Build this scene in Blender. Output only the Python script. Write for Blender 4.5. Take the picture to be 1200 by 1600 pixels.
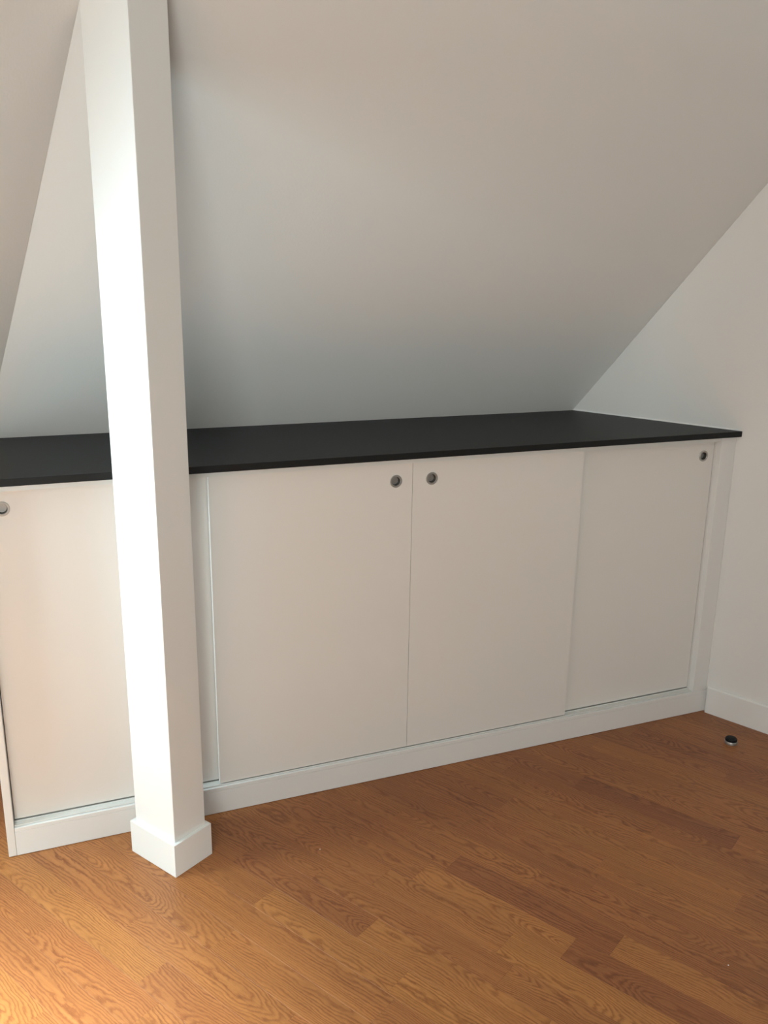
import bpy, bmesh, math, random
from mathutils import Vector, Matrix

for o in list(bpy.data.objects):
    bpy.data.objects.remove(o, do_unlink=True)
S = bpy.context.scene
COL = S.collection

# ------------------------------------------------------------------ camera
cam_d = bpy.data.cameras.new('camera')
cam = bpy.data.objects.new('camera', cam_d)
COL.objects.link(cam)
cam_d.sensor_fit = 'VERTICAL'
cam_d.sensor_height = 24.0
cam_d.lens = 1349.3 * 24.0 / 1600.0
cam_d.clip_start = 0.02
r_ = Vector((0.9276056, -0.3733015, 0.01392248))
u_ = Vector((0.08425915, 0.24539137, 0.96575539))
f_ = Vector((0.36393439, 0.89466701, -0.25908047))
M3 = Matrix((r_, u_, -f_)).transposed()
cam.matrix_world = Matrix.Translation((-1.93216, -1.96848, 1.33835)) @ M3.to_4x4()
S.camera = cam

# ------------------------------------------------------------------ world, light, exposure
W = bpy.data.worlds.new('sky')
S.world = W
W.use_nodes = True
bg = W.node_tree.nodes['Background']
bg.inputs['Color'].default_value = (0.62, 0.76, 1.0, 1)
bg.inputs['Strength'].default_value = 1.5


def area(name, loc, target, sx, sy, power, col, spread=180):
    d = bpy.data.lights.new(name, 'AREA')
    d.shape = 'RECTANGLE'
    d.size, d.size_y = sx, sy
    d.energy = power
    d.color = col
    d.spread = math.radians(spread)
    o = bpy.data.objects.new(name, d)
    COL.objects.link(o)
    o.location = loc
    dirv = Vector(target) - Vector(loc)
    o.rotation_euler = dirv.to_track_quat('-Z', 'Y').to_euler()
    return o


# plan of the room (corners, seen from above)
ED = Vector((-0.7262, -0.6875, 0))          # direction of the left knee wall
EN = Vector((0.6875, -0.7262, 0))           # its normal, into the room
E0 = Vector((-2.0604, 0.514, 0))            # rear left corner behind the worktop
WD = Vector((0.4203, -0.9074, 0))           # right wall, towards the viewer
WN = Vector((-0.9074, -0.4203, 0))
W0 = Vector((0.004, 0, 0))
YB = 0.512
A0 = W0 - WD * (YB / 0.9074)                # rear right corner
B0 = W0 + WD * 4.2
LT = 2.1                                    # length of the left knee wall
D0 = E0 + ED * LT
C0 = Vector((D0.x, B0.y, 0))
ZK = 0.92                                   # knee height
ZC = 2.6                                    # flat ceiling
WIN0, WIN1 = 0.62, 1.85                     # dormer window along the left knee wall
WINZ0, WINZ1 = 0.45, 2.0



def dormer_light(name, t0, t1, z0, z1, power, col):
    p = E0 + ED * ((t0 + t1) / 2)
    z = (z0 + z1) / 2
    area(name, (p.x, p.y, z), (p.x + EN.x, p.y + EN.y, z), t1 - t0, z1 - z0, power, col)


dormer_light('dormer_daylight', 0.69, 1.10, 0.52, 1.52, 27.0, (0.72, 0.94, 1.0))
# added hazy-sun lamp brightening the floor at the left; its skylight is invented
area('added_sun_lamp', (-2.70, -1.75, 2.595), (-2.46, -0.865, 0.0), 0.6, 0.6, 52, (0.80, 1.0, 1.0), 36)
area('rear_window_daylight', (-2.9, B0.y + 0.01, 1.4), (-2.9, 0.0, 1.4), 1.0, 1.2, 41, (0.96, 1.0, 0.94))

S.view_settings.view_transform = 'Standard'
S.view_settings.look = 'None'
S.view_settings.gamma = 1.0
S.view_settings.use_curve_mapping = False
S.view_settings.exposure = 0.0

# ------------------------------------------------------------------ materials


def mat(name, col, rough=0.5, metal=0.0, noise=0.0, nscale=6, bump=0.0, bscale=300, spec=0.5):
    m = bpy.data.materials.new(name)
    m.use_nodes = True
    nt = m.node_tree
    b = nt.nodes['Principled BSDF']
    b.inputs['Roughness'].default_value = rough
    b.inputs['Metallic'].default_value = metal
    b.inputs['Specular IOR Level'].default_value = spec
    tc = nt.nodes.new('ShaderNodeTexCoord')
    n = nt.nodes.new('ShaderNodeTexNoise')
    n.inputs['Scale'].default_value = nscale
    n.inputs['Detail'].default_value = 4
    nt.links.new(tc.outputs['Object'], n.inputs['Vector'])
    mx = nt.nodes.new('ShaderNodeMix')
    mx.data_type = 'RGBA'
    mx.inputs[6].default_value = tuple(c * (1 - noise) for c in col) + (1,)
    mx.inputs[7].default_value = tuple(min(1, c * (1 + noise)) for c in col) + (1,)
    nt.links.new(n.outputs['Fac'], mx.inputs[0])
    nt.links.new(mx.outputs[2], b.inputs['Base Color'])
    if bump:
        n2 = nt.nodes.new('ShaderNodeTexNoise')
        n2.inputs['Scale'].default_value = bscale
        n2.inputs['Detail'].default_value = 3
        nt.links.new(tc.outputs['Object'], n2.inputs['Vector'])
        bp = nt.nodes.new('ShaderNodeBump')
        bp.inputs['Strength'].default_value = bump
        bp.inputs['Distance'].default_value = 0.001
        nt.links.new(n2.outputs['Fac'], bp.inputs['Height'])
        nt.links.new(bp.outputs['Normal'], b.inputs['Normal'])
    return m


M_wall = mat('wall_paint', (0.77, 0.755, 0.73), 0.75, noise=0.012, nscale=2, bump=0.25, bscale=220)
M_ceil = mat('ceiling_paint', (0.755, 0.75, 0.73), 0.85, noise=0.012, nscale=2, bump=0.25, bscale=180)
M_trim = mat('trim_gloss_paint', (0.80, 0.79, 0.77), 0.35, noise=0.01, nscale=4, bump=0.06, bscale=60)
M_post = mat('post_paint', (0.80, 0.79, 0.765), 0.45, noise=0.01, nscale=3, bump=0.12, bscale=90)
M_door = mat('cabinet_laminate', (0.80, 0.765, 0.725), 0.42, noise=0.01, nscale=3, bump=0.05, bscale=250)
M_rail = mat('rail_plastic', (0.76, 0.76, 0.73), 0.45)
M_caulk = mat('white_caulk', (0.85, 0.85, 0.84), 0.4)
M_metal = mat('brushed_steel', (0.45, 0.44, 0.42), 0.40, metal=0.75, noise=0.08, nscale=40)
M_cupshade = mat('cup_wall_shade', (0.07, 0.065, 0.06), 0.5, metal=0.3)  # near-black cup sides: shade of the recess painted into the colour
M_black = mat('black_rubber', (0.005, 0.0055, 0.007), 0.55, spec=0.25)
M_sub = mat('subfloor', (0.10, 0.06, 0.035), 0.9)
M_glass = bpy.data.materials.new('window_glass')
M_glass.use_nodes = True
gb = M_glass.node_tree.nodes['Principled BSDF']
gb.inputs['Transmission Weight'].default_value = 1
gb.inputs['Roughness'].default_value = 0.0
gb.inputs['IOR'].default_value = 1.05


def nd(nt, t, **kw):
    n = nt.nodes.new(t)
    for k, v in kw.items():
        setattr(n, k, v)
    return n


def mth(nt, op, a, b=None, c=None):
    n = nt.nodes.new('ShaderNodeMath')
    n.operation = op
    for i, v in enumerate((a, b, c)):
        if v is None:
            continue
        if isinstance(v, (int, float)):
            n.inputs[i].default_value = v
        else:
            nt.links.new(v, n.inputs[i])
    return n.outputs[0]


def make_oak():
    m = bpy.data.materials.new('oiled_oak')
    m.use_nodes = True
    nt = m.node_tree
    L = nt.links.new
    b = nt.nodes['Principled BSDF']
    tc = nd(nt, 'ShaderNodeTexCoord')
    oi = nd(nt, 'ShaderNodeObjectInfo')
    sc = nd(nt, 'ShaderNodeSeparateColor')
    L(oi.outputs['Color'], sc.inputs[0])
    tone, seed, cath = sc.outputs[0], sc.outputs[1], sc.outputs[2]
    sp = nd(nt, 'ShaderNodeSeparateXYZ')
    L(tc.outputs['Object'], sp.inputs[0])
    X, Y = sp.outputs[0], sp.outputs[1]
    sx = mth(nt, 'MULTIPLY', seed, 37.0)
    sy = mth(nt, 'MULTIPLY', seed, 91.0)
    xs = mth(nt, 'ADD', X, sx)

    def vec(x, y, z=0.0):
        c = nd(nt, 'ShaderNodeCombineXYZ')
        for i, v in enumerate((x, y, z)):
            if isinstance(v, (int, float)):
                c.inputs[i].default_value = v
            else:
                L(v, c.inputs[i])
        return c.outputs[0]

    def noise(v, scale, detail=3, rough=0.5):
        n = nd(nt, 'ShaderNodeTexNoise')
        n.inputs['Scale'].default_value = scale
        n.inputs['Detail'].default_value = detail
        n.inputs['Roughness'].default_value = rough
        L(v, n.inputs['Vector'])
        return n.outputs['Fac']
    # growth rings of a leaning, wavy trunk cut by the plank: long arches
    n1 = noise(vec(mth(nt, 'MULTIPLY', xs, 2.6), mth(nt, 'MULTIPLY', Y, 7.0), sy), 1.6, 2)
    n2 = noise(vec(mth(nt, 'MULTIPLY', xs, 16.0), mth(nt, 'MULTIPLY', Y, 50.0), sy), 1.0, 4, 0.62)
    n3 = noise(vec(mth(nt, 'MULTIPLY', xs, 3.4), 0.0, sy), 1.0, 2)
    n4 = noise(vec(mth(nt, 'MULTIPLY', xs, 4.0), mth(nt, 'MULTIPLY', Y, 30.0), mth(nt, 'ADD', sy, 7.0)), 1.0, 2)
    y0 = mth(nt, 'MULTIPLY', mth(nt, 'SUBTRACT', mth(nt, 'FRACT', mth(nt, 'MULTIPLY', seed, 7.3)), 0.5), 0.07)
    yy = mth(nt, 'SUBTRACT', Y, y0)
    yy = mth(nt, 'ADD', yy, mth(nt, 'MULTIPLY', mth(nt, 'SUBTRACT', n1, 0.5), 0.036))
    sgn = mth(nt, 'SIGN', mth(nt, 'SUBTRACT', mth(nt, 'FRACT', mth(nt, 'MULTIPLY', seed, 13.7)), 0.5))
    dpt = mth(nt, 'MULTIPLY', mth(nt, 'SUBTRACT', n3, 0.42), 0.10)
    dpt = mth(nt, 'ADD', dpt, mth(nt, 'MULTIPLY', mth(nt, 'MULTIPLY', X, sgn), 0.085))
    dpt = mth(nt, 'MULTIPLY', dpt, cath)
    dpt = mth(nt, 'ADD', dpt, 0.020)
    rr = mth(nt, 'SQRT', mth(nt, 'ADD', mth(nt, 'MULTIPLY', yy, yy), mth(nt, 'MULTIPLY', dpt, dpt)))
    rr = mth(nt, 'ADD', rr, mth(nt, 'MULTIPLY', mth(nt, 'SUBTRACT', n2, 0.5), 0.0125))
    fr = mth(nt, 'FRACT', mth(nt, 'MULTIPLY', rr, 210.0))
    ring = nd(nt, 'ShaderNodeValToRGB')
    e = ring.color_ramp.elements
    e[0].position = 0.0
    e[0].color = (0.25, 0.25, 0.25, 1)
    e[1].position = 1.0
    e[1].color = (0.30, 0.30, 0.30, 1)
    for pos, v in ((0.10, 0.0), (0.30, 0.45), (0.55, 1.0), (0.85, 0.9)):
        k = e.new(pos)
        k.color = (v, v, v, 1)
    L(fr, ring.inputs[0])
    ringv = ring.outputs[0]
    # pores: short dark dashes along the grain, denser in the early wood
    pores = noise(vec(mth(nt, 'MULTIPLY', xs, 28.0), mth(nt, 'MULTIPLY', Y, 900.0), sy), 1.0, 2, 0.6)
    fib = noise(vec(mth(nt, 'MULTIPLY', xs, 5.0), mth(nt, 'MULTIPLY', Y, 160.0), sy), 1.0, 3, 0.6)
    blot = noise(vec(mth(nt, 'MULTIPLY', xs, 3.0), mth(nt, 'MULTIPLY', Y, 8.0), sy), 1.0, 2)
    # colour: ring contrast then fibres then blotches then plank tone
    a = nd(nt, 'ShaderNodeMix', data_type='RGBA')
    a.inputs[6].default_value = (0.200, 0.058, 0.0125, 1)
    a.inputs[7].default_value = (0.465, 0.186, 0.053, 1)
    ramp = mth(nt, 'MULTIPLY', mth(nt, 'SUBTRACT', ringv, 0.68), mth(nt, 'MULTIPLY', n4, 1.05))
    f = mth(nt, 'ADD', ramp, mth(nt, 'MULTIPLY', fib, 0.75))
    f = mth(nt, 'ADD', f, 0.14)
    L(f, a.inputs[0])
    tv = mth(nt, 'ADD', mth(nt, 'MULTIPLY', tone, 0.46), 0.66)
    tv = mth(nt, 'MULTIPLY', tv, mth(nt, 'ADD', mth(nt, 'MULTIPLY', blot, 0.44), 0.78))
    pv = mth(nt, 'ADD', mth(nt, 'MULTIPLY', mth(nt, 'GREATER_THAN', pores, 0.60), -0.14), 1.0)
    tv = mth(nt, 'MULTIPLY', tv, pv)
    vm = nd(nt, 'ShaderNodeVectorMath', operation='SCALE')
    L(a.outputs[2], vm.inputs[0])
    L(tv, vm.inputs[3])
    hs = nd(nt, 'ShaderNodeHueSaturation')
    L(vm.outputs[0], hs.inputs['Color'])
    L(mth(nt, 'ADD', mth(nt, 'MULTIPLY', tone, 0.014), 0.491), hs.inputs['Hue'])
    L(hs.outputs[0], b.inputs['Base Color'])
    L(mth(nt, 'ADD', mth(nt, 'MULTIPLY', fib, 0.12), 0.34), b.inputs['Roughness'])
    bp = nd(nt, 'ShaderNodeBump')
    bp.inputs['Strength'].default_value = 0.12
    bp.inputs['Distance'].default_value = 0.0006
    L(mth(nt, 'ADD', mth(nt, 'MULTIPLY', ringv, 0.5), pores), bp.inputs['Height'])
    L(bp.outputs[0], b.inputs['Normal'])
    return m


M_oak = make_oak()


def make_blackwood():
    m = bpy.data.materials.new('black_woodgrain_laminate')
    m.use_nodes = True
    nt = m.node_tree
    b = nt.nodes['Principled BSDF']
    tc = nd(nt, 'ShaderNodeTexCoord')
    mp = nd(nt, 'ShaderNodeMapping')
    mp.inputs['Scale'].default_value = (4, 90, 90)
    nt.links.new(tc.outputs['Object'], mp.inputs[0])
    n = nd(nt, 'ShaderNodeTexNoise')
    n.inputs['Scale'].default_value = 1.5
    n.inputs['Detail'].default_value = 5
    n.inputs['Roughness'].default_value = 0.65
    nt.links.new(mp.outputs[0], n.inputs['Vector'])
    mx = nd(nt, 'ShaderNodeMix', data_type='RGBA')
    mx.inputs[6].default_value = (0.006, 0.006, 0.0065, 1)
    mx.inputs[7].default_value = (0.011, 0.012, 0.012, 1)
    nt.links.new(n.outputs['Fac'], mx.inputs[0])
    nt.links.new(mx.outputs[2], b.inputs['Base Color'])
    b.inputs['Roughness'].default_value = 0.5
    b.inputs['Specular IOR Level'].default_value = 0.3
    bp = nd(nt, 'ShaderNodeBump')
    bp.inputs['Strength'].default_value = 0.3
    bp.inputs['Distance'].default_value = 0.0006
    nt.links.new(n.outputs['Fac'], bp.inputs['Height'])
    nt.links.new(bp.outputs[0], b.inputs['Normal'])
    return m


M_top = make_blackwood()

# ------------------------------------------------------------------ helpers


def link(name, bm, m, parent=None, bevel=0.0, seg=2, smooth=False):
    me = bpy.data.meshes.new(name)
    bmesh.ops.recalc_face_normals(bm, faces=bm.faces[:])
    bm.to_mesh(me)
    bm.free()
    me.materials.append(m)
    o = bpy.data.objects.new(name, me)
    COL.objects.link(o)
    if parent:
        o.parent = parent
    if smooth:
        for p in me.polygons:
            p.use_smooth = True
    if bevel:
        bv = o.modifiers.new('bevel', 'BEVEL')
        bv.width = bevel
        bv.segments = seg
        bv.limit_method = 'ANGLE'
        bv.angle_limit = math.radians(40)
    return o


def box(bm, a, b):
    x0, y0, z0 = a
    x1, y1, z1 = b
    v = [bm.verts.new(p) for p in ((x0, y0, z0), (x1, y0, z0), (x1, y1, z0), (x0, y1, z0),
                                   (x0, y0, z1), (x1, y0, z1), (x1, y1, z1), (x0, y1, z1))]
    for f in ((3, 2, 1, 0), (4, 5, 6, 7), (0, 1, 5, 4), (1, 2, 6, 5), (2, 3, 7, 6), (3, 0, 4, 7)):
        bm.faces.new([v[i] for i in f])


def prism(bm, pts, off):
    """closed solid: polygon pts (3D) swept by vector off"""
    off = Vector(off)
    a = [bm.verts.new(Vector(p)) for p in pts]
    b = [bm.verts.new(Vector(p) + off) for p in pts]
    n = len(pts)
    bm.faces.new(a[::-1])
    bm.faces.new(b)
    for i in range(n):
        j = (i + 1) % n
        bm.faces.new((a[i], a[j], b[j], b[i]))


def boxo(name, a, b, m, parent=None, bevel=0.0):
    bm = bmesh.new()
    box(bm, a, b)
    return link(name, bm, m, parent, bevel)


def prismo(name, pts, off, m, parent=None, bevel=0.0):
    bm = bmesh.new()
    prism(bm, pts, off)
    return link(name, bm, m, parent, bevel)


def tag(o, label=None, cat=None, group=None, kind=None):
    if label:
        o['label'] = label
    if cat:
        o['category'] = cat
    if group:
        o['group'] = group
    if kind:
        o['kind'] = kind
    return o


def structure(o, label, cat):
    return tag(o, label, cat, kind='structure')


def empty(name, loc=(0, 0, 0)):
    o = bpy.data.objects.new(name, None)
    o.empty_display_size = 0.1
    COL.objects.link(o)
    o.location = loc
    return o


def at(v, z):
    return Vector((v.x, v.y, z))


# ------------------------------------------------------------------ floor
room = [A0, B0, C0, D0, E0]
room = [Vector((p.x, p.y)) for p in room]      # clockwise seen from above
area2 = sum(room[i].x * room[(i + 1) % 5].y - room[(i + 1) % 5].x * room[i].y for i in range(5))
if area2 < 0:
    room = room[::-1]

bm = bmesh.new()
prism(bm, [(p.x, p.y, -0.06) for p in room], (0, 0, 0.046))
floor = structure(link('floor', bm, M_sub), 'warm brown oak strip floor laid diagonally to the white cabinet', 'floor')


def clip(poly, a, b):
    out = []
    e = b - a
    n = Vector((-e.y, e.x))
    for i in range(len(poly)):
        p, q = poly[i], poly[(i + 1) % len(poly)]
        dp, dq = (p - a).dot(n), (q - a).dot(n)
        if dp >= 0:
            out.append(p)
        if (dp >= 0) != (dq >= 0):
            out.append(p + (q - p) * (dp / (dp - dq)))
    return out


def inset(poly, d):
    res = poly[:]
    for i in range(len(poly)):
        a, b = poly[i], poly[(i + 1) % len(poly)]
        e = b - a
        if e.length < 1e-6:
            continue
        n = Vector((-e.y, e.x)).normalized()
        res = clip(res, a + n * d, b + n * d)
        if len(res) < 3:
            return []
    return res


PA = math.radians(-60.5)
PD = Vector((math.cos(PA), math.sin(PA)))
PN = Vector((-PD.y, PD.x))
PW = 0.0735
N0 = -1.189                                   # measured strip edge
rng = random.Random(11)
fixed = {0: [(-0.63, 0.45), (-0.20, 0.12), (0.215, 0.72), (0.62, .4)],
         -1: [(-0.75, 0.5), (-0.24, 0.72), (0.14, 0.16), (0.52, 0.5)],
         1: [(-0.42, 0.55), (-0.02, 0.35), (0.405, 0.30), (0.8, .6)],
         -2: [(-0.55, 0.5), (-0.30, 0.62), (0.03, 0.88), (0.42, .45)],
         -3: [(-0.42, 0.5), (0.075, 0.62), (0.5, 0.4)],
         -4: [(-0.605, 0.30), (-0.22, .75), (0.2, .85)],
         -5: [(-0.46, 0.75), (-0.08, 0.85), (0.35, .5)],
         7: [(-0.50, .35), (-0.125, 0.05), (0.30, 0.5)],
         6: [(-0.31, .40), (0.12, 0.35)],
         12: [(-0.12, .2), (0.33, 0.45)],
         13: [(0.26, .5)]}
fixed_joints = fixed
planks_near, planks_far = [], []
for row in range(-48, 62):
    n0 = N0 + row * PW
    joints = []
    if row in fixed_joints:
        # entry (s, t): a joint at s, and the tone of the plank that starts there
        joints = [(s, t) for s, t in fixed_joints[row]]
        s = joints[0][0]
        pre = []
        while s > -4.5:
            s -= rng.uniform(0.32, 0.62)
            pre.append((s, rng.uniform(0.42, .66)))
        joints = pre[::-1] + joints
        s = joints[-1][0]
    else:
        s = -4.5 - rng.uniform(0, 0.6)
        joints = [(s, 0.5)]
    while s < 5.5:
        s += rng.uniform(0.32, 0.66)
        joints.append((s, min(1, max(0, rng.gauss(0.50, 0.11)))))
    for k in range(len(joints) - 1):
        s0, tone = joints[k]
        s1 = joints[k + 1][0]
        rect = [PD * s0 + PN * n0, PD * s1 + PN * n0, PD * s1 + PN * (n0 + PW), PD * s0 + PN * (n0 + PW)]
        pl = rect
        for i in range(len(room)):
            pl = clip(pl, room[i], room[(i + 1) % len(room)])
            if len(pl) < 3:
                break
        if len(pl) < 3:
            continue
        pl = inset(pl, 0.00007)
        if len(pl) < 3:
            continue
        top = inset(pl, 0.00035)
        if len(top) != len(pl):
            continue
        c = (rect[0] + rect[2]) / 2
        cz = sum((p for p in pl), Vector((0, 0))) / len(pl)
        # strips the camera can see, or nearly
        vis = False
        for q in pl + [cz]:
            d = Vector((q.x, q.y, 0)) - Vector((-1.93216, -1.96848, 1.33835))
            z = d.dot(f_)
            if z > 0.3:
                px = 600 + 1349.3 * d.dot(r_) / z
                py = 800 - 1349.3 * d.dot(u_) / z
                if -90 < px < 1290 and py < 1700 and q.y < 0.06:
                    vis = True
        item = (c, pl, top, tone, rng.random(), rng.choice([0.15, 0.5, 0.8, 1.0, 1.0]))
        (planks_near if vis else planks_far).append(item)


def plank_geom(bm, pl, top, c, world):
    def tr(p, z):
        d = p - c
        if world:
            return (p.x, p.y, z)
        return (d.dot(PD), d.dot(PN), z)
    n = len(pl)
    a = [bm.verts.new(tr(p, -0.0135)) for p in pl]
    b = [bm.verts.new(tr(p, -0.00025)) for p in pl]
    t = [bm.verts.new(tr(p, 0)) for p in top]
    bm.faces.new(t)
    bm.faces.new(a[::-1])
    for i in range(n):
        j = (i + 1) % n
        bm.faces.new((a[i], a[j], b[j], b[i]))
        bm.faces.new((b[i], b[j], t[j], t[i]))


for c, pl, top, tone, seed, cath in planks_near:
    bm = bmesh.new()
    plank_geom(bm, pl, top, c, False)
    o = link('plank', bm, M_oak, floor)
    o.location = (c.x, c.y, 0)
    o.rotation_euler = (0, 0, PA)
    o.color = (tone, seed, cath, 1)
bm = bmesh.new()
for c, pl, top, tone, seed, cath in planks_far:
    plank_geom(bm, pl, top, Vector((0, 0)), False)
o = link('plank_field', bm, M_oak, floor)
o.rotation_euler = (0, 0, PA)
o.color = (0.5, 0.3, 0.3, 1)
tag(o, kind='stuff')
print('planks', len(planks_near), len(planks_far))

# ------------------------------------------------------------------ walls and ceilings
TH = 0.10
# knee wall behind the cabinet
structure(prismo('wall_back', [(E0.x, YB, -0.06), (A0.x, YB, -0.06), (A0.x, YB, ZK), (E0.x, YB, ZK)], (0, TH, 0), M_wall),
          'low white knee wall behind the white cabinet', 'wall')


def zs(x, y):
    """height of the main slope above (x, y)"""
    return ZK + (YB - y) * (1.357 + 0.1 * max(0.0, -x))


# right wall: follows the slope upwards
YT = YB - (ZC - ZK) / 1.357
ptx = W0 + WD * (-YT / 0.9074)
rw = [at(A0, -0.06), at(B0, -0.06), at(B0, ZC), at(ptx, ZC), at(A0, ZK)]
structure(prismo('wall_right', rw, -WN * TH, M_wall), 'smooth white painted wall rising at the right end of the black worktop', 'wall')

# main slope, slightly steeper to the left; grid so that it stays smooth
CR = Vector((0.29299, -0.65310, 1.0))          # crease direction
E1 = at(E0, ZK)
E2 = E1 + CR * (ZC - ZK)
bm = bmesh.new()
NX, NZ = 16, 10
grid = []
for j in range(NZ + 1):
    z = ZK + (ZC - ZK) * j / NZ
    xl = (E1 + CR * (z - ZK)).x - 0.02
    xr0 = A0.x + (ptx.x - A0.x) * j / NZ + 0.06
    rowv = []
    for i in range(NX + 1):
        x = xl + (xr0 - xl) * i / NX
        y = YB - (z - ZK) / (1.357 + 0.1 * max(0.0, -x))
        rowv.append((x, y, z))
    grid.append(rowv)
off = Vector((0, 0.08, 0.06))
va = [[bm.verts.new(p) for p in r] for r in grid]
vb = [[bm.verts.new(Vector(p) + off) for p in r] for r in grid]
for j in range(NZ):
    for i in range(NX):
        bm.faces.new((va[j][i], va[j][i + 1], va[j + 1][i + 1], va[j + 1][i]))
        bm.faces.new((vb[j][i], vb[j + 1][i], vb[j + 1][i + 1], vb[j][i + 1]))
for i in range(NX):
    bm.faces.new((va[0][i], vb[0][i], vb[0][i + 1], va[0][i + 1]))
    bm.faces.new((va[NZ][i], va[NZ][i + 1], vb[NZ][i + 1], vb[NZ][i]))
for j in range(NZ):
    bm.faces.new((va[j][0], va[j + 1][0], vb[j + 1][0], vb[j][0]))
    bm.faces.new((va[j][NX], vb[j][NX], vb[j + 1][NX], va[j + 1][NX]))
structure(link('ceiling', bm, M_ceil, smooth=False), 'broad grey-white sloping ceiling coming down to the back edge of the black worktop', 'ceiling')

# left knee wall and left slope, with a dormer window off to the left
CRn = CR.dot(EN)          # run of the slope per metre of rise
cra = CR.dot(ED)


def lw(t, z):             # point on the left knee wall plane
    return at(E0 + ED * t, z)


def ls(t, z):             # point on the left slope (above knee height)
    return at(E0 + ED * t + EN * (CRn * (z - ZK)), z)


tE = cra * (ZC - ZK)
bm = bmesh.new()
prism(bm, [lw(0, -0.06), lw(WIN0, -0.06), lw(WIN0, ZK), lw(0, ZK)], -EN * TH)
prism(bm, [lw(WIN0, -0.06), lw(WIN1, -0.06), lw(WIN1, WINZ0), lw(WIN0, WINZ0)], -EN * TH)
prism(bm, [lw(WIN1, -0.06), lw(LT, -0.06), lw(LT, ZK), lw(WIN1, ZK)], -EN * TH)
# dormer cheeks and its head
for t, s in ((WIN0, -1), (WIN1, 1)):
    prism(bm, [lw(t, ZK), ls(t, WINZ1), lw(t, WINZ1)], ED * s * 0.06)
prism(bm, [lw(WIN0 - 0.06, WINZ1), lw(WIN1 + 0.06, WINZ1), ls(WIN1 + 0.06, WINZ1), ls(WIN0 - 0.06, WINZ1)], (0, 0, 0.06))
structure(link('wall_left', bm, M_wall), 'low white wall left of the cabinet with a dormer window opening', 'wall')

bm = bmesh.new()
o2 = -EN * 0.06 + Vector((0, 0, 0.06))
prism(bm, [E1, lw(WIN0, ZK), ls(WIN0, WINZ1), E1 + CR * (WINZ1 - ZK)], o2)
prism(bm, [E1 + CR * (WINZ1 - ZK), ls(LT, WINZ1), ls(LT, ZC), E2], o2)
prism(bm, [lw(WIN1, ZK), lw(LT, ZK), ls(LT, WINZ1), ls(WIN1, WINZ1)], o2)
structure(link('ceiling', bm, M_ceil), 'narrow sloping ceiling face at the upper left edge, left of the diagonal crease', 'ceiling')

flat = [E2, Vector((ptx.x, YT, ZC)), at(B0, ZC), at(C0, ZC), at(D0, ZC), ls(LT, ZC)]
LAMP_HOLE = [(-3.02, -2.07), (-2.38, -2.07), (-2.38, -1.43), (-3.02, -1.43)]  # ceiling opening made up to go with the added beam lamp
bm = bmesh.new()
ed = []
for lp in ([(p.x, p.y) for p in flat], LAMP_HOLE):
    vs = [bm.verts.new((x, y, ZC)) for x, y in lp]
    ed += [bm.edges.new((vs[i], vs[(i + 1) % len(vs)])) for i in range(len(vs))]
bmesh.ops.triangle_fill(bm, use_beauty=True, use_dissolve=False, edges=ed)
ex = bmesh.ops.extrude_face_region(bm, geom=bm.faces[:])
for g in ex['geom']:
    if isinstance(g, bmesh.types.BMVert):
        g.co.z += 0.08
structure(link('ceiling', bm, M_ceil), 'flat white ceiling with a made-up skylight opening, out of view', 'ceiling')
# side wall and rear wall with a second window
structure(boxo('wall_side', (D0.x - TH, C0.y, -0.06), (D0.x, D0.y, ZC), M_wall), 'white side wall, out of view', 'wall')
wx0, wx1, wz0, wz1 = -3.45, -2.35, 0.75, 2.05
ry0, ry1 = C0.y - TH, C0.y
bm = bmesh.new()
box(bm, (C0.x, ry0, -0.06), (wx0, ry1, ZC))
box(bm, (wx1, ry0, -0.06), (B0.x, ry1, ZC))
box(bm, (wx0, ry0, -0.06), (wx1, ry1, wz0))
box(bm, (wx0, ry0, wz1), (wx1, ry1, ZC))
structure(link('wall_rear', bm, M_wall), 'white wall with a window behind the viewer, out of view', 'wall')


def window(name, p0, ux, n, w, h, label, up=Vector((0, 0, 1))):
    """window frame from corner p0 along ux, set in the wall thickness towards -n"""
    root = empty(name, p0)
    structure(root, label, 'window')

    def bar(s0, s1, z0, z1, nm='window_frame', m=M_trim, d0=0.02, d1=0.07):
        pts = [ux * s0 + up * z0, ux * s1 + up * z0, ux * s1 + up * z1, ux * s0 + up * z1]
        pts = [q - n * d0 for q in pts]
        bm = bmesh.new()
        prism(bm, pts, -n * (d1 - d0))
        link(nm, bm, m, root)
    f = 0.05
    bar(0, f, 0, h)
    bar(w - f, w, 0, h)
    bar(f, w - f, 0, f)
    bar(f, w - f, h - f, h)
    bar(w / 2 - f / 2, w / 2 + f / 2, f, h - f)
    bar(f, w / 2 - f / 2, f, h - f, 'pane', M_glass, 0.045, 0.049)
    bar(w / 2 + f / 2, w - f, f, h - f, 'pane', M_glass, 0.045, 0.049)


window('window_1', lw(WIN0, WINZ0), ED, EN, WIN1 - WIN0, WINZ1 - WINZ0, 'white dormer window in the left wall, out of view')
window('window_2', Vector((wx0, ry1, wz0)), Vector((1, 0, 0)), Vector((0, 1, 0)), wx1 - wx0, wz1 - wz0, 'white window behind the viewer, out of view')
window('added_skylight', Vector((-3.02, -2.07, ZC)), Vector((1, 0, 0)), Vector((0, 0, -1)), 0.64, 0.64, 'made-up square skylight around the added lamp in the flat ceiling, out of view', Vector((0, 1, 0)))  # frame invented to dress the added lamp above the floor

# baseboard on the right wall (top edge eased), from the plinth to the rear corner
BH, BT = 0.090, 0.011


def baseboard(name, a, b, n, label):
    d = (b - a)
    prof = [(0, 0), (BT, 0), (BT, BH - 0.004), (BT - 0.004, BH), (0, BH)]
    pts = [a + n * q[0] + Vector((0, 0, q[1])) for q in prof]
    structure(prismo(name, pts, d, M_trim), label, 'baseboard')


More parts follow.
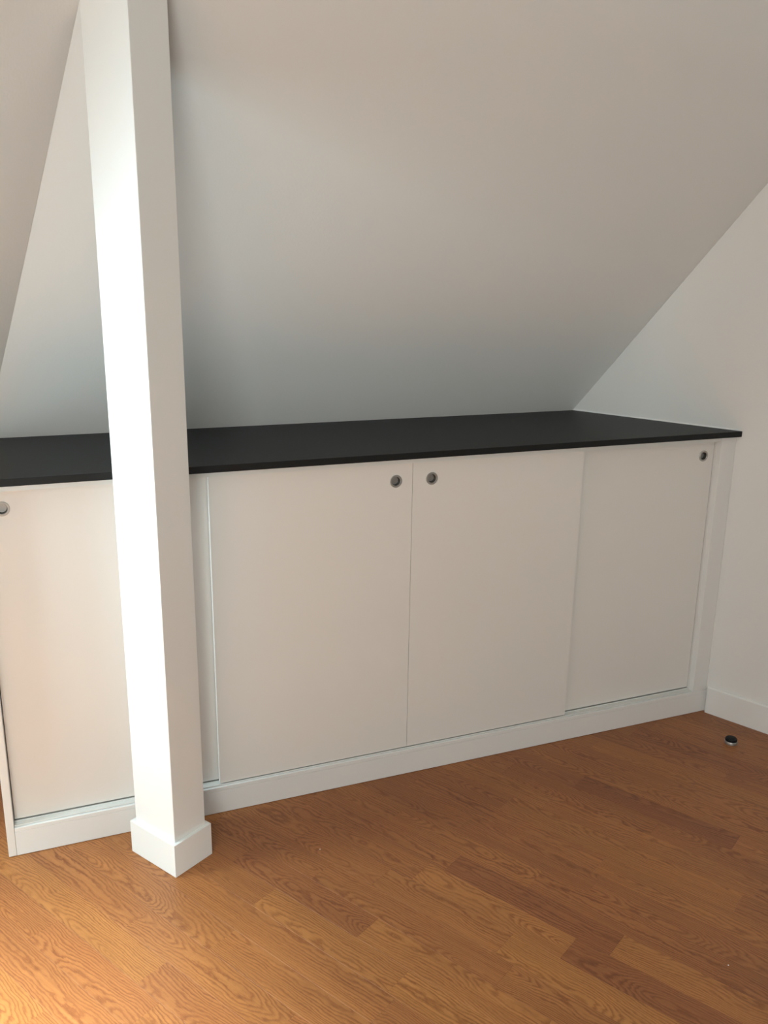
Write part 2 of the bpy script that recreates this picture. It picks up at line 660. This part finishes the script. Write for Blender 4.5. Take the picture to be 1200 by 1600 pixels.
t_clear = 0.006
baseboard('baseboard_right', W0 + WD * t_clear, B0, WN, 'white baseboard along the foot of the right wall')
baseboard('baseboard_left', lw(WIN0 * 0 + 0.10, 0), lw(LT, 0), EN, 'white baseboard along the left wall, out of view')

# caulk bead where the worktop meets the right wall
WTOP = 0.92
ca = at(W0 - WD * 0.0, WTOP)
bm = bmesh.new()
p0 = W0 + WD * 0.004
p1 = A0
prof = [(0, 0.0005), (0.004, 0.0005), (0.0015, 0.002), (0, 0.004)]
prism(bm, [p0 + WN * q[0] + Vector((0, 0, WTOP + q[1])) for q in prof], p1 - p0)
structure(link('trim_1', bm, M_caulk), 'thin white sealant bead between black worktop and right wall', 'trim')

# ------------------------------------------------------------------ cabinet
cab = empty('cabinet', (-1.04, 0.25, 0))
tag(cab, 'long low white cabinet with four sliding doors under the black worktop', 'cabinet')
cab_inv = Vector((1.04, -0.25, 0))


def cpart(name, a, b, m=M_door, bevel=0.0008, parent=cab):
    a = Vector(a) + cab_inv
    b = Vector(b) + cab_inv
    return boxo(name, a, b, m, parent, bevel)


ZU = 0.903                                      # underside of worktop
XL = -2.081
cpart('end_panel', (XL, 0.0, 0.001), (-2.0635, 0.455, ZU - 0.0005), bevel=0.001)


def wall_x(y):                                  # the right wall runs obliquely
    return W0.x - y * 0.4203 / 0.9074


def cprism(name, y0, y1, x0, z0, z1, m, bevel, gap=0.0012):
    pts = [Vector(p) + cab_inv for p in ((x0, y0, z0), (wall_x(y0) - gap, y0, z0), (wall_x(y1) - gap, y1, z0), (x0, y1, z0))]
    return prismo(name, pts, (0, 0, z1 - z0), m, cab, bevel)


cprism('plinth', 0.0, 0.060, -2.0630, 0.001, 0.0640, M_trim, 0.0006)
cprism('plinth_cap', 0.0, 0.060, -2.0630, 0.0643, 0.0745, M_trim, 0.0008)
cprism('filler_panel', 0.0008, 0.019, -0.0515, 0.0748, ZU - 0.0005, M_trim, 0.0008)
cpart('filler_return', (-0.0515, 0.0192, 0.0748), (-0.036, 0.062, ZU - 0.0005), M_trim, 0.0005)
cpart('bottom_panel', (-2.063, 0.061, 0.060), (-0.27, 0.45, 0.0745))
cpart('divider', (-1.063, 0.055, 0.075), (-1.047, 0.45, ZU - 0.0005))
cpart('back_panel', (-2.063, 0.455, 0.001), (-0.27, 0.470, ZU - 0.0005))
# rails: base strip with three upstanding ribs
for nm, z0, z1, zr in (('bottom_rail', 0.0747, 0.0762, 0.0785), ('top_rail', ZU - 0.0025, ZU - 0.0006, ZU - 0.014)):
    bm = bmesh.new()
    v = cab_inv
    box(bm, Vector((-2.0628, 0.008, min(z0, z1))) + v, Vector((-0.0522, 0.054, max(z0, z1))) + v)
    for yr in (0.0065, 0.0255, 0.0455):
        za, zb = (z1, zr) if nm == 'bottom_rail' else (zr, z0)
        box(bm, Vector((-2.0628, yr, za)) + v, Vector((-0.0522, yr + 0.0015, zb)) + v)
    link(nm, bm, M_rail, cab)

PR, PI_, PDp = 0.0165, 0.0112, 0.0100           # pull: flange radius, recess radius, depth


def door(x0, x1, y, kx, z0, z1, kz, lean=0.0):
    T = 0.0165
    bm = bmesh.new()
    ox = (x0 + x1) / 2
    N = 40

    def ring(yy, R, zc=kz):
        return [bm.verts.new((kx - ox + R * math.cos(2 * math.pi * i / N), yy, zc + R * math.sin(2 * math.pi * i / N))) for i in range(N)]

    def rect(yy):
        return [bm.verts.new(p) for p in ((x0 - ox, yy, z0), (x1 - ox, yy, z0), (x1 - ox, yy, z1), (x0 - ox, yy, z1))]

    def loop_edges(vs):
        return [bm.edges.new((vs[i], vs[(i + 1) % len(vs)])) for i in range(len(vs))]
    R1 = PI_ + 0.0015
    rf, cf = rect(0), ring(0, R1)
    bmesh.ops.triangle_fill(bm, use_beauty=True, use_dissolve=False, edges=loop_edges(rf) + loop_edges(cf))
    rb, cb = rect(T), ring(PDp + 0.0015, R1)
    bm.faces.new(rb)
    bm.faces.new(cb)
    for i in range(4):
        j = (i + 1) % 4
        bm.faces.new((rf[i], rf[j], rb[j], rb[i]))
    for i in range(N):
        j = (i + 1) % N
        bm.faces.new((cf[i], cf[j], cb[j], cb[i]))
    d = link('door', bm, M_door, cab, bevel=0.0)
    d.location = Vector((ox, y, 0)) + cab_inv
    # finger pull: flange, wall and floor of the cup in one lathe
    bm = bmesh.new()
    prof = [(PR, 0.0), (PR, -0.0009), (PR - 0.0008, -0.0016), (PI_ + 0.0008, -0.0016), (PI_, -0.0008), (PI_ - 0.0003, PDp - 0.001), (PI_ - 0.0012, PDp), (0.0, PDp)]
    prev = None
    for R, yy in prof:
        if R == 0:
            cvt = bm.verts.new((0, yy, 0))
            for i in range(N):
                bm.faces.new((prev[i], prev[(i + 1) % N], cvt))
            break
        cur = [bm.verts.new((R * math.cos(2 * math.pi * i / N), yy, R * math.sin(2 * math.pi * i / N))) for i in range(N)]
        if prev:
            for i in range(N):
                j = (i + 1) % N
                bm.faces.new((prev[i], prev[j], cur[j], cur[i]))
        prev = cur
    p = link('finger_pull', bm, M_metal, d)
    p.data.materials.append(M_cupshade)
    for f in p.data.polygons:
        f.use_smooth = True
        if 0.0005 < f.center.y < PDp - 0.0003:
            f.material_index = 1  # side faces carry the painted crescent of shade
    es = p.modifiers.new('split', 'EDGE_SPLIT')
    es.split_angle = math.radians(35)
    p.location = (kx - ox, -0.0001, kz)
    p['label'] = 'recessed round grey metal finger pull'
    return d


YF, YR = 0.0085, 0.0285
door(-2.0615, -1.540, YR, -2.0195, 0.0815, ZU - 0.004, 0.8455)
door(-1.5725, -1.0505, YF, -1.0962, 0.0805, ZU - 0.003, 0.8440)
door(-1.0493, -0.5298, YF, -0.9955, 0.0805, ZU - 0.003, 0.8445)
door(-0.5600, -0.0535, YR, -0.0905, 0.0815, ZU - 0.004, 0.8440)

# ------------------------------------------------------------------ worktop
FR = W0 + WD * (0.013 / 0.9074)
pts = [(XL - 0.014, -0.013, ZU), (FR.x - 0.001, -0.013, ZU), (A0.x - 0.001, YB - 0.001, ZU), (E0.x + 0.002, YB - 0.001, ZU)]
bm = bmesh.new()
ox = Vector((-1.04, 0.25, 0))
prism(bm, [Vector(p) - Vector((-1.04, 0.25, ZU)) for p in pts], (0, 0, WTOP - ZU))
wt = link('worktop', bm, M_top, bevel=0.0012)
wt.location = (-1.04, 0.25, ZU)
tag(wt, 'long thin black wood-grain worktop lying on the white cabinet', 'worktop')

# ------------------------------------------------------------------ post
PC = Vector((-1.7174, -0.1181, 0))
PS = math.radians(31.27)
SA, SB = 0.0915, 0.1401
BA, BB = 0.1112, 0.1598
HB = 0.0846
post = empty('post', PC)
post.rotation_euler = (0, 0, PS)
tag(post, 'square white post with boxed foot standing in front of the cabinet', 'post')
bm = bmesh.new()
c, s = math.cos(PS), math.sin(PS)


def post_pt(lx, ly):
    return Vector((PC.x + lx * c - ly * s, PC.y + lx * s + ly * c))


vb, vt = [], []
for lx, ly in ((-SA / 2, -SB / 2), (SA / 2, -SB / 2), (SA / 2, SB / 2), (-SA / 2, SB / 2)):
    w = post_pt(lx, ly)
    vb.append(bm.verts.new((lx, ly, 0.0008)))
    vt.append(bm.verts.new((lx, ly, zs(w.x, w.y) - 0.001)))
bm.faces.new(vb[::-1])
bm.faces.new(vt)
for i in range(4):
    j = (i + 1) % 4
    bm.faces.new((vb[i], vb[j], vt[j], vt[i]))
link('shaft', bm, M_post, post, bevel=0.0015)
# boxed foot: four mitred boards round the shaft
hx, hy = SA / 2 + 0.0002, SB / 2 + 0.0002
Hx, Hy = BA / 2, BB / 2
inn = [(-hx, -hy), (hx, -hy), (hx, hy), (-hx, hy)]
out = [(-Hx, -Hy), (Hx, -Hy), (Hx, Hy), (-Hx, Hy)]
for i in range(4):
    j = (i + 1) % 4
    bm = bmesh.new()
    prism(bm, [(*inn[i], 0.0008), (*out[i], 0.0008), (*out[j], 0.0008), (*inn[j], 0.0008)], (0, 0, HB - 0.0008))
    link('foot_board', bm, M_post, post, bevel=0.0007)

# ------------------------------------------------------------------ floor stop
stop = empty('floor_stop', (-0.066, -0.193, 0))
tag(stop, 'small round floor stop, black top on grey metal, on the floorboards near the right corner', 'door stop')


def lathe(name, prof, m, parent, N=36):
    bm = bmesh.new()
    prev = None
    for R, z in prof:
        if R == 0:
            v = bm.verts.new((0, 0, z))
            if prev is None:
                prev = v
                continue
            for i in range(N):
                bm.faces.new((prev[i], prev[(i + 1) % N], v))
            continue
        cur = [bm.verts.new((R * math.cos(2 * math.pi * i / N), R * math.sin(2 * math.pi * i / N), z)) for i in range(N)]
        if prev is not None:
            for i in range(N):
                j = (i + 1) % N
                if isinstance(prev, list):
                    bm.faces.new((prev[i], prev[j], cur[j], cur[i]))
                else:
                    bm.faces.new((prev, cur[j], cur[i]))
        prev = cur
    o = link(name, bm, m, parent, smooth=True)
    es = o.modifiers.new('split', 'EDGE_SPLIT')
    es.split_angle = math.radians(35)
    return o


lathe('base', [(0, 0.0003), (0.0182, 0.0003), (0.0186, 0.0015), (0.0182, 0.0085), (0.0176, 0.0095), (0, 0.0095)], M_metal, stop)
lathe('rubber_cap', [(0, 0.0097), (0.0170, 0.0097), (0.0174, 0.0125), (0.0168, 0.0160), (0.0150, 0.0178), (0.0100, 0.0186), (0, 0.0189)], M_black, stop)

# ------------------------------------------------------------------ tiny paint specks dropped on the boards
for x, y, r in ((-1.3814, -0.2329, 0.0014), (-0.7183, -0.8823, 0.0015)):
    o = lathe('paint_speck', [(0, 0.0001), (r, 0.0001), (r * 0.7, r * 0.4), (0, r * 0.55)], M_caulk, floor, 10)
    o.location = (x, y, 0)
